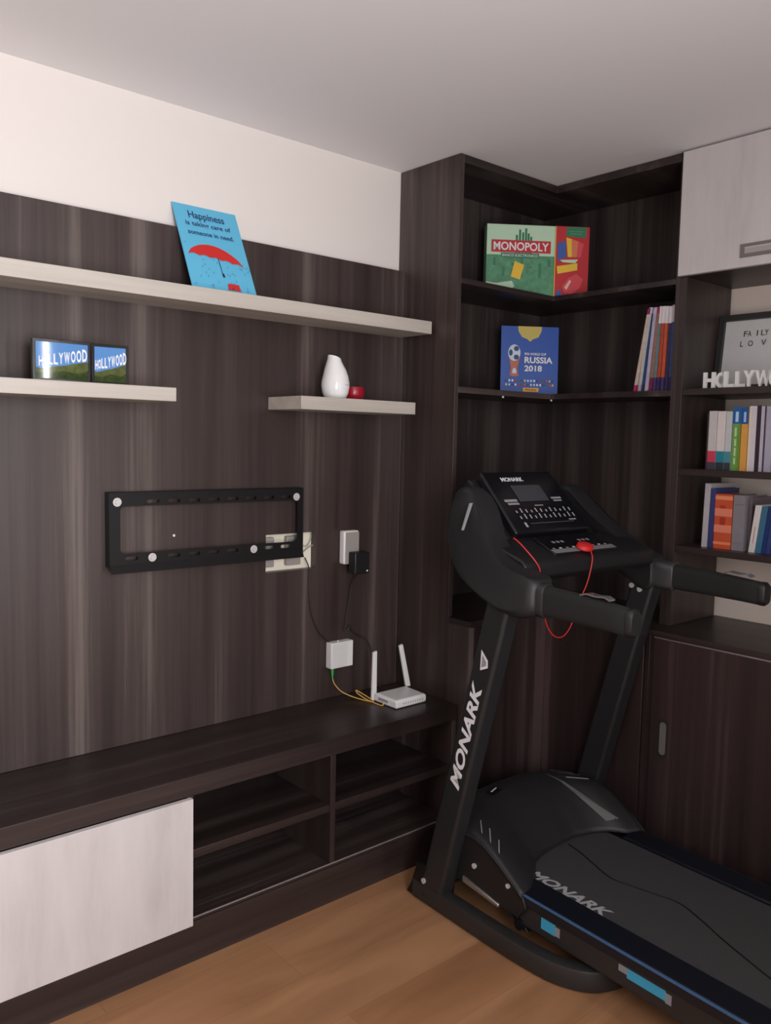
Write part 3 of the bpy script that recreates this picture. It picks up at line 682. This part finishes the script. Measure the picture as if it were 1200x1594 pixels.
book(-.971, -.999, ZA, .204, .17, srgb(110, 165, 80), 'green dictionary with blue top on the middle bookcase shelf', bands=((.74, 1.0, 0, 1, srgb(25, 95, 165)), (.77, .93, .3, .65, srgb(190, 215, 240)), (0, .74, .75, 1, srgb(115, 140, 45)), (.10, .20, .3, .5, srgb(190, 215, 160)), (.23, .36, .3, .5, srgb(190, 215, 160)), (.39, .50, .3, .5, srgb(190, 215, 160)), (.54, .68, .3, .5, srgb(190, 215, 160))))
book(-1.000, -1.022, ZA, .203, .17, srgb(225, 160, 75), 'orange dictionary with blue top beside the green one', bands=((.74, 1.0, 0, 1, srgb(25, 85, 155)), (.77, .93, .3, .65, srgb(170, 200, 235))))
book(-1.024, -1.048, ZA, .207, .17, srgb(218, 208, 215), 'white book right of the orange dictionary', bands=((0, 1, 0, .25, srgb(225, 215, 190)),))
book(-1.0495, -1.061, ZA, .209, .17, srgb(45, 35, 55), 'thin near-black book right of the white book on middle shelf')
book(-1.062, -1.078, ZA, .207, .17, srgb(195, 185, 200), 'lavender-grey book between two black spines at the frame edge', bands=((0, 1, .75, 1, srgb(35, 30, 45)),))
book(-1.079, -1.10, ZA, .206, .17, srgb(175, 170, 190), 'bluish grey book, last at the right on middle bookcase shelf')
ZB = 1.0992
book(-.884, -.9045, ZB, .213, .17, srgb(185, 180, 182), 'tall light grey book, leftmost on lowest bookcase shelf', lean=-.004)
book(-.9055, -.924, ZB, .197, .16, srgb(55, 60, 115), 'dark blue book between tall grey and orange books', lean=-.003)
book(-.926, -.986, ZB, .180, .15, srgb(205, 85, 50), 'thick orange book with pale spine bands on lowest bookcase shelf', lean=-.0,
     bands=((.90, .97, 0, 1, srgb(235, 140, 100)), (.60, .74, 0, 1, srgb(228, 130, 105)), (.74, .80, .3, .6, srgb(170, 55, 35)), (.30, .44, 0, 1, srgb(228, 130, 105)), (.44, .58, .35, .62, srgb(165, 50, 35)), (.08, .13, 0, 1, srgb(235, 135, 95))))
book(-.988, -1.028, ZB, .180, .15, srgb(135, 130, 135), 'thick mid-grey book right of the orange one', bands=((.82, .84, .1, .9, srgb(110, 105, 115)), (.12, .14, .1, .9, srgb(120, 112, 125))))
book(-1.029, -1.040, ZB, .175, .16, srgb(105, 92, 100), 'thin brownish grey book behind the white leaning one', x0=2.66)
book(-1.045, -1.066, ZB, .152, .13, srgb(222, 216, 212), 'small white book leaning right on lowest bookcase shelf', lean=-.016, bands=((.2, .55, .4, .6, srgb(190, 160, 160)),))
book(-1.0665, -1.086, ZB, .149, .13, srgb(60, 110, 140), 'small teal blue book beside the white leaning one', lean=-.016)
book(-1.0865, -1.100, ZB, .147, .13, srgb(20, 50, 110), 'small dark blue book at the right edge of lowest shelf', lean=-.016)
book(-1.1005, -1.114, ZB, .148, .13, srgb(50, 60, 125), 'small violet-blue book, rightmost on the lowest shelf', lean=-.016)

# ------------------------------------------------------------------ treadmill (local frame: u to the right, v towards the runner)
al_ = math.radians(2.4)
tm = thing('treadmill', 'black folding treadmill with console and red safety cord in front of cabinets', 'treadmill', (1.75, -.55, 0), rz=-al_, local=True)
def T(u, v, z): return Vector((u, -v, z))
UM = .357   # centre line
def mir(u): return 2 * UM - u
# floor frame: rounded rectangular tube bent into a U
def rtube(path, w_, h_, z0, r=.014):
    P = path; rings = []
    for i, p in enumerate(P):
        d = (P[min(i + 1, len(P) - 1)] - P[max(i - 1, 0)]); d.normalize(); nrm = Vector((-d.y, d.x, 0))
        rings.append([p + nrm * a_ + Vector((0, 0, z0 + b_)) for a_, b_ in rrect(-w_ / 2, w_ / 2, 0, h_, r, 2)])
    return rings
pl_ = [T(.014, -.09, 0), T(.014, .05, 0), T(.014, .22, 0), T(.018, .36, 0), T(.032, .455, 0), T(.068, .525, 0), T(.125, .558, 0), T(.2, .565, 0)]
pl_ = cr_spline(pl_ + [T(mir(.2), .565, 0), T(mir(.125), .558, 0), T(mir(.068), .525, 0), T(mir(.032), .455, 0), T(mir(.018), .36, 0), T(mir(.014), .22, 0), T(mir(.014), .05, 0), T(mir(.014), -.09, 0)], 5)
MB().loft(rtube(pl_, .046, .060, .002, .007)).build('floor_frame', FRAMEG, tm, smooth=True, angle=30)
for u0, u1 in ((.04, .08), (mir(.08), mir(.04))): pass
MB().box(.03, mir(.03), .05, .09, .012, .05).build('front_cross_tube', FRAMEG, tm, bevel=.006)
for s in (0, 1):
    f_ = (lambda u: mir(u)) if s else (lambda u: u)
    # foot bracket
    ring = [T(f_(-.006), -.125, .004), T(f_(-.006), .025, .004), T(f_(-.006), .035, .07), T(f_(-.006), .02, .12), T(f_(-.006), -.075, .125), T(f_(-.006), -.10, .05)]
    MB().prism(ring, (f_(.056) - f_(-.006), 0, 0)).build('foot_bracket', MET, tm, bevel=.004)
    # upright: slanted rectangular column
    lo = []; hi = []
    ua, ub = f_(-.0085), f_(.050)
    for z, st in ((.012, lo), (1.03, hi)):
        a_, b_ = -.070 + .265 * z, .022 + .257 * z
        st += [T(ua, a_, z), T(ub, a_, z), T(ub, b_, z), T(ua, b_, z)]
    up_ = MB().hexa(lo, hi).build('upright', PAINT, tm, bevel=.010, seg=4)
    bl = MB()
    ins = ua if s == 0 else f_(.050)
    sd = -1
    if s == 0:
        for v, z in ((-.038, .075), (-.035, .03), (-.02, .115)): bl.cyl(T(-.0085, v, z), (-1, 0, 0), .0085 if z == .075 else .006, .004, 14, mat=ZN if z == .075 else PAINT)
    else:
        for v, z in ((.197, .975), (.228, .966)): bl.cyl(T(f_(.050), v, z), (-1, 0, 0), .0085, .005, 14, mat=ZN)
    bl.build('bolt_heads', None, up_, smooth=True)
    if s == 0:
        d_up = Vector((0, -.257, 1)).normalized(); d_x = Vector((0, 1, .257)).normalized()
        lt = Art(T(-.0088, .099, .413), d_up, d_x, lift=.0004)
        lt.text('MONARK', 0, .345, -.006, .036, WHITE, bold=.035, shear=.25)
        lt.poly([(.385, .018), (.405, -.008), (.425, -.002), (.445, .030)], WHITE)
        lt.poly([(.395, .016), (.408, 0.0), (.418, .002), (.433, .022)], GREYD)
        lt.build('printed_logo', up_)
def hood_end(u):
    tb_ = [(.04, .318), (.09, .310), (.145, .275), (.22, .212), (.28, .192), (.346, .183), (.45, .177), (.524, .195), (.57, .223), (.60, .262), (.64, .278), (.68, .285)]
    for (a_, x_), (b_, y_) in zip(tb_, tb_[1:]):
        if u <= b_: return x_ + (y_ - x_) * (u - a_) / (b_ - a_)
    return .285
def hood_z(u, s_):
    t = min(1.0, abs(u - UM) / .325)
    side = (1 - t ** 5) ** .5 if t < 1 else 0
    pr = [(0, .06), (.08, .17), (.20, .262), (.34, .297), (.48, .300), (.60, .285), (.75, .248), (.9, .205), (1, .172)]
    for (a_, x_), (b_, y_) in zip(pr, pr[1:]):
        if s_ <= b_: k = (s_ - a_) / (b_ - a_); base = x_ + (y_ - x_) * k; break
    cen = .006 * math.cos(min(1, abs(u - UM) / .16) * PI / 2) * math.sin(PI * min(1, s_))
    return .165 + (base - .165) * (.62 + .38 * side) + cen if base > .165 else base
def hood_v(u, s_):
    v0 = -.19 + .14 * min(1, abs(u - UM) / .315) ** 4
    return v0 + (hood_end(u) - v0) * s_
# side plates and lift arms beside the motor
for s in (0, 1):
    f_ = (lambda u: mir(u)) if s else (lambda u: u)
    top_ = [(hood_v(f_(.045), q_), hood_z(f_(.045), q_) - .010) for q_ in (.15, .25, .35, .45, .55, .65, .75, .85, .95, 1.0)]
    ring = [T(f_(.046), v_, z_) for v_, z_ in [(.0, .10), (.14, .112), (.24, .100), (.30, .095), (.33, .135)] + top_[::-1]]
    pl2 = MB().prism(ring[::-1], (f_(.054) - f_(.046), 0, 0)).build('side_plate', BLK, tm, bevel=.002)
    MB().cyl(T(f_(.046), .126, .176), (-1 if s == 0 else 1, 0, 0), .008, .005, 14).cyl(T(f_(.046), .262, .174), (-1 if s == 0 else 1, 0, 0), .007, .005, 14).build('bolt_heads', ZN, pl2, smooth=True)
    MB().hexa([T(f_(.040), .08, .108), T(f_(.052), .08, .108), T(f_(.052), .08, .128), T(f_(.040), .08, .128)], [T(f_(.040), .23, .094), T(f_(.052), .23, .094), T(f_(.052), .23, .106), T(f_(.040), .23, .106)]).build('lift_arm', CHROME, tm, bevel=.003)
MB().hexa([T(.06, .30, .06), T(.09, .30, .06), T(.09, .33, .06), T(.06, .33, .06)], [T(.06, .20, .12), T(.09, .20, .12), T(.09, .24, .12), T(.06, .24, .12)]).build('lift_strut', MET, tm, bevel=.003)
MB().tube([T(.05, .30, .075), T(mir(.05), .30, .075)], .016, 12, spl=0).build('pivot_tube', MET, tm, smooth=True)
# deck
VE = 1.62
for s in (0, 1):
    f_ = (lambda u: mir(u)) if s else (lambda u: u)
    MB().box(f_(.060), f_(.110), -.25, -VE + .02, .072, .138).build('deck_frame_tube', FRAMEG, tm, bevel=.006, seg=3)
    a_, b_ = f_(.052), f_(.142)
    rl = MB().prism([T(a_, .27, .139), T(a_, .27, .166), T(f_(.058), .27, .172), T(f_(.138), .27, .174), T(b_, .27, .170), T(b_, .27, .139)], T(0, VE - .27, 0)).build('side_rail', NAVY, tm, bevel=.002)
    MB().box(f_(.0505), f_(.0555), -.285, -VE + .01, .1655, .1705).build('rail_trim', BLUE if s == 0 else BLK2, rl)
    if s == 0:
        for v0, v1 in ((.375, .425), (.655, .765)):
            k_ = MB(); k_.box(.0592, .0596, -v0, -v1, .098 if v0 < .5 else .104, .130, CYAN)
            k_.box(.0591, .0594, -(v1 - .001), -(v1 + .016), .100, .126, GREYD)
            if v0 > .5: k_.box(.0591, .0594, -(v0 - .025), -(v0 + .001), .112, .130, GREYD)
            k_.build('sticker', None, rl)
B(.11, mir(.11), -.12, -VE + .04, .100, .158).build('deck_board', BLK, tm)
belt = B(.1425, mir(.1425), -.14, -VE + .03, .1585, .1645).build('running_belt', BELT, tm, bevel=.002)
la = Art(T(.150, .235, .1650), T(0, 1, 0), (1, 0, 0), lift=.0003)
la.text('MONARK', 0, .285, 0, .040, plain('belt_print', (0.42, .42, .43), .6), bold=.035, shear=.3)
la.build('printed_logo', belt)
MB().tube([T(u_, v_, .1646) for u_, v_ in ((.400, .19), (.385, .25), (.360, .32), (.335, .40), (.345, .46), (.362, .53), (.376, .60), (.350, .68), (.315, .76), (.285, .84), (.255, .93), (.235, 1.05), (.23, 1.3))], .0022, 6).build('belt_dark_line', MET, belt, smooth=True)  # thin dark wavy line along the belt
MB().cyl(T(.1425, VE - .03, .135), (1, 0, 0), .028, mir(.1425) - .1425, 20).build('rear_roller', MET, tm, smooth=True)
for s in (0, 1):
    f_ = (lambda u: mir(u)) if s else (lambda u: u)
    B(f_(.045), f_(.15), -VE + .03, -VE - .05, .05, .178).build('rear_end_cap', BLK, tm, bevel=.012, seg=3)
    MB().cyl(T(f_(.08), 1.45, .03), (1, 0, 0), .029, .03, 20).build('transport_wheel', BLK, tm, smooth=True)
# motor hood
NU, NS = 36, 26
us = [.042 + (mir(.042) - .042) * i / NU for i in range(NU + 1)]
vs = []; fs = []
for i, u in enumerate(us):
    for j in range(NS + 1):
        s_ = j / NS; vs.append(T(u, hood_v(u, s_), hood_z(u, s_)))
for i in range(NU):
    for j in range(NS): a_ = i * (NS + 1) + j; fs.append((a_, a_ + 1, a_ + NS + 2, a_ + NS + 1))
hm = MB().add(vs, fs)
n0 = len(hm.v)
# side skirts and underside rim
for i in (0, NU):
    base = [hm.v[i * (NS + 1) + j] for j in range(NS + 1)]
    low = [(p[0], p[1], p[2] - .012) for p in base]
    o = len(hm.v); hm.v += base + low
    for j in range(NS): hm.f.append([o + j, o + j + 1, o + NS + 2 + j, o + NS + 1 + j]); hm.mi.append(0)
hd_ = hm.build('motor_hood', BLK2, tm, smooth=True, angle=50)
so_ = hd_.modifiers.new('solid', 'SOLIDIFY'); so_.thickness = .003; so_.offset = -1
def hpatch(pts, mat, name, lift=.0025):
    mb = MB(); P_ = [T(u, hood_v(u, s_), hood_z(u, s_) + lift) for u, s_ in pts]
    mb.add(P_, [list(range(len(P_)))], None); return mb.build(name, mat, hd_)
for u in (.075, .105, .135): pass
vm = MB()
for side in (0, 1):
    for k in range(3):
        s0 = .56 + .09 * k
        ua_, ub_ = (.062, .098) if side == 0 else (mir(.150), mir(.085))
        pts_ = [(ua_, s0 - .015), (ub_, s0 - .055), (ub_, s0 - .045), (ua_, s0 - .004)]
        if side: pts_ = [(ua_, s0 - .22), (ub_, s0 - .24), (ub_, s0 - .225), (ua_, s0 - .205)]
        vm.add([T(u, hood_v(u, s_), hood_z(u, s_) + .003) for u, s_ in pts_], [(0, 1, 2, 3)])
vm.build('vent_slots', GREYD, hd_)
hpatch([(.235, .42), (.29, .42), (.29, .50), (.235, .50)], MET, 'label_recess')
hpatch([(.245, .455), (.282, .440), (.282, .455), (.245, .470)], WHITE, 'white_label', .004)
tri = MB()
row = [(.515, .46), (.53, .58), (.545, .70), (.56, .82), (.575, .93)]; row2 = [(.518, .46), (.54, .58), (.565, .70), (.588, .82), (.61, .90)]
for i in range(4):
    tri.add([T(u, hood_v(u, s_), hood_z(u, s_) + .003) for u, s_ in (row[i], row[i + 1], row2[i + 1], row2[i])], [(0, 1, 2, 3)])
tri.build('grey_accent', plain('accent_grey', (.11, .11, .11), .5), hd_)
# console
def sheet(u0, u1, prof, mat, name, par=tm, bev=.006, seg=3, smooth=True):
    ring = [T(u0, v, z) for v, z in prof]
    return MB().prism(ring, (u1 - u0, 0, 0)).build(name, mat, par, bevel=bev, seg=seg, angle=35)
pf = [(-.070, 1.212), (-.074, 1.245), (-.062, 1.276), (-.030, 1.296), (.004, 1.290), (.038, 1.260), (.082, 1.214), (.135, 1.162), (.190, 1.126), (.250, 1.098), (.310, 1.082), (.368, 1.070), (.372, 1.03), (.368, .985), (.330, .966), (.265, .966), (.212, .982), (.147, 1.010), (.072, 1.055), (.010, 1.110), (-.040, 1.165)]
sm_ = [(p.x, p.y) for p in cr_spline([(a_, b_, 0) for a_, b_ in pf], 4, closed=True)]
def u_in(z):
    t = max(0, min(1, (z - 1.03) / .24)); return .11 * t * t * (3 - 2 * t)
def v_fix(v, s): return v if (s == 0 or v < .2) else .2 + (v - .2) * .45
for s in (0, 1):
    f_ = (lambda u: mir(u)) if s else (lambda u: u)
    rings = []
    for u, k in ((-.024, .88), (-.018, .95), (-.004, 1.0), (.040, 1.0), (.054, .975), (.060, .92)):
        cx, cy = .165, 1.12
        rings.append([T(f_(u + u_in(cy + (b_ - cy) * k)), v_fix(cx + (a_ - cx) * k, s), cy + (b_ - cy) * k) for a_, b_ in sm_])
    ck = MB().loft(rings).build('console_side_wing', BLK2, tm, smooth=True, angle=45)
    if s == 0:
        MB().hexa([T(.066, .036, 1.252), T(.066, .040, 1.252), T(.022, .055, 1.175), T(.022, .051, 1.175)], [T(.078, .036, 1.252), T(.078, .040, 1.252), T(.030, .055, 1.175), T(.030, .051, 1.175)]).build('wing_accent', plain('accent_silver', (.28, .28, .29), .4), ck)
    # handle bar with foam grip
    def ring_h(v, z, w_, h_): return [T(f_(.020) + a_, v, z + b_) for a_, b_ in rrect(-w_ / 2, w_ / 2, -h_ / 2, h_ / 2, min(w_, h_) * .42, 4)]
    if s == 0: c0, c1, ge = .330, .388, .648
    else: c0, c1, ge = .240, .335, .622
    MB().loft([ring_h(c0, 1.024, .050, .088), ring_h(c0 + .025, 1.022, .056, .094), ring_h(c1, 1.020, .056, .092), ring_h(c1 + .004, 1.020, .050, .084)]).build('grip_collar', BLK2 if s == 0 else plain('collar_grey', (.045, .045, .05), .3), tm, smooth=True)
    gl = ge - c1
    gp = MB().loft([ring_h(c1, 1.020, .048, .080), ring_h(c1 + gl * .4, 1.018, .047, .076), ring_h(c1 + gl * .8, 1.013, .046, .070), ring_h(ge - .006, 1.010, .046, .068), ring_h(ge, 1.010, .038, .058)]).build('handle_grip', FOAM, tm, smooth=True)
    MB().loft([ring_h(ge - .004, 1.010, .047, .070), ring_h(ge + .007, 1.010, .047, .070), ring_h(ge + .014, 1.010, .038, .058)]).build('grip_end_cap', BLK, gp, smooth=True)
    MB().loft([[p + Vector((0, 0, .002)) for p in [T(f_(.020) + a_, v, 1.051 + .006 * math.sin(PI * k) + b_) for a_, b_ in ((-.012, 0), (.012, 0), (.012, .004), (-.012, .004))]] for v, k in ((.50, 0), (.52, .5), (.55, .8), (.575, .5), (.59, 0))]).build('pulse_sensor', plain('sensor_metal', (.5, .48, .5), .25, .8), gp, smooth=True)
# console body between the wings (tray, lip, rear shell)
sheet(.055, mir(.055), [(.262, 1.108), (.275, 1.096), (.278, 1.062), (.262, 1.046), (.16, 1.036), (.05, 1.075), (.02, 1.11), (.05, 1.135), (.125, 1.150)], BLK, 'console_tray')
sheet(.150, mir(.150), [(.125, 1.140), (.10, 1.08), (-.02, 1.12), (-.075, 1.20), (-.080, 1.300), (-.058, 1.318), (.095, 1.165)], BLK, 'console_rear_shell')
# monitor slab
mo = T(0, .132, 1.166); mt = T(0, -.040, 1.342); md = (mt - mo); ML = md.length; md.normalize(); mn = Vector((1, 0, 0)).cross(md)
ULo, URo = .172, .520
def mq(u, t_, o_): return Vector((u, 0, 0)) + mo + md * t_ + mn * o_
mon = MB().loft([[mq(ULo, -.004, -.032), mq(URo, -.004, -.032), mq(URo - .012, ML, -.032), mq(ULo + .008, ML, -.032)], [mq(ULo, 0, 0), mq(URo, 0, 0), mq(URo - .012, ML, 0), mq(ULo + .008, ML, 0)]]).build('console_monitor', GLOSS, tm, bevel=.008, seg=4)
ma = Art(mq(0, 0, .0004), (1, 0, 0), md)
ma.text('MONARK', .250, .350, ML - .045, ML - .028, WHITE, bold=.03)
ma.rect(.272, .410, ML - .128, ML - .062, LCD)
for x0, x1, y0, y1 in ((.205, .262, ML - .128, ML - .118), (.212, .262, ML - .140, ML - .132), (.424, .472, ML - .122, ML - .114), (.428, .468, ML - .132, ML - .126)):
    ma.l -= .0002; ma.rect(x0, x1, y0, y1, GREYD)
ma.rect(.325, .365, ML - .148, ML - .144, GREYD)
for k in range(12):
    hh_ = .009 + .004 * ((k * 5) % 3)
    ma.l -= .0005; ma.rect(.225 + k * .0225, .231 + k * .0225, ML - .172, ML - .172 + hh_, KEYW); ma.rect(.228 + k * .0225, .234 + k * .0225, ML - .196, ML - .196 + hh_ + .002, KEYW)
ma.rect(.228, .238, .018, .036, KEYW); ma.rect(.44, .475, .036, .040, KEYW); ma.rect(.255, .46, .030, .0308, GREYD)
ma.build('screen_and_keys', mon)
# key plate with silver strip
ko = T(0, .253, 1.1165); kd = T(0, .150, 1.152) - ko; KL = kd.length; kd.normalize(); kn = Vector((1, 0, 0)).cross(kd)
kq = lambda u, t_, o_: Vector((u, 0, 0)) + ko + kd * t_ + kn * o_
kp = MB().hexa([kq(.205, 0, -.012), kq(.500, 0, -.012), kq(.495, KL, -.012), kq(.225, KL, -.012)], [kq(.205, 0, 0), kq(.500, 0, 0), kq(.495, KL, 0), kq(.225, KL, 0)]).build('key_plate', GLOSS, tm, bevel=.003)
ka = Art(kq(0, 0, .0003), (1, 0, 0), kd)
ka.rect(.209, .497, .001, .024, plain('plate_silver', (.22, .22, .23), .4))
for x in (.265, .285, .305, .385, .405, .425): ka.l -= .0002; ka.rect(x, x + .012, .062, .074, GREYD)
for k in range(9): ka.l -= .0002; ka.rect(.225 + k * .03, .237 + k * .03, .026, .032, WHITE if k % 2 else GREYD)
ka.build('key_prints', kp)
# safety cord + clip, part of the treadmill's key
sk = thing('safety_key', 'red safety key disc with looping red cord on the treadmill console', 'safety key', tm.matrix_basis @ T(.36, .255, 1.125))
Mt = Matrix.Translation((1.75, -.55, 0)) @ Matrix.Rotation(-al_, 4, 'Z')
W3 = lambda u, v, z: Mt @ T(u, v, z)
sk.location = W3(.345, .245, 1.125); sk['_o'] = tuple(sk.location)
kc = W3(.345, .246, 1.1215); kx = (W3(1, 0, 0) - W3(0, 0, 0)); ky = Mt.to_3x3() @ kd; kz = kx.cross(ky)
MB().loft([[kc + kx * (r_ * math.cos(t)) + ky * (r_ * .8 * math.sin(t)) + kz * o_ for t in [2 * PI * k / 20 for k in range(20)]] for r_, o_ in ((.026, -.0), (.030, .004), (.028, .014), (.018, .018))]).build('key_disc', RED, sk, smooth=True)
MB().tube([W3(.342, .270, 1.122), W3(.335, .285, 1.10), W3(.325, .287, 1.06), W3(.312, .285, 1.02), W3(.285, .285, .98), W3(.262, .285, .935), W3(.245, .285, .902), W3(.215, .285, .880), W3(.180, .285, .884), W3(.150, .285, .910), W3(.132, .285, .945), W3(.118, .285, .98), W3(.108, .288, 1.02), W3(.100, .288, 1.055), W3(.098, .290, 1.085), W3(.085, .282, 1.110), W3(.070, .262, 1.138), W3(.062, .238, 1.160), W3(.058, .225, 1.168)], .0018, 8).build('key_cord', RED, sk, smooth=True)

for o in list(bpy.data.objects):
    if '_o' in o: del o['_o']
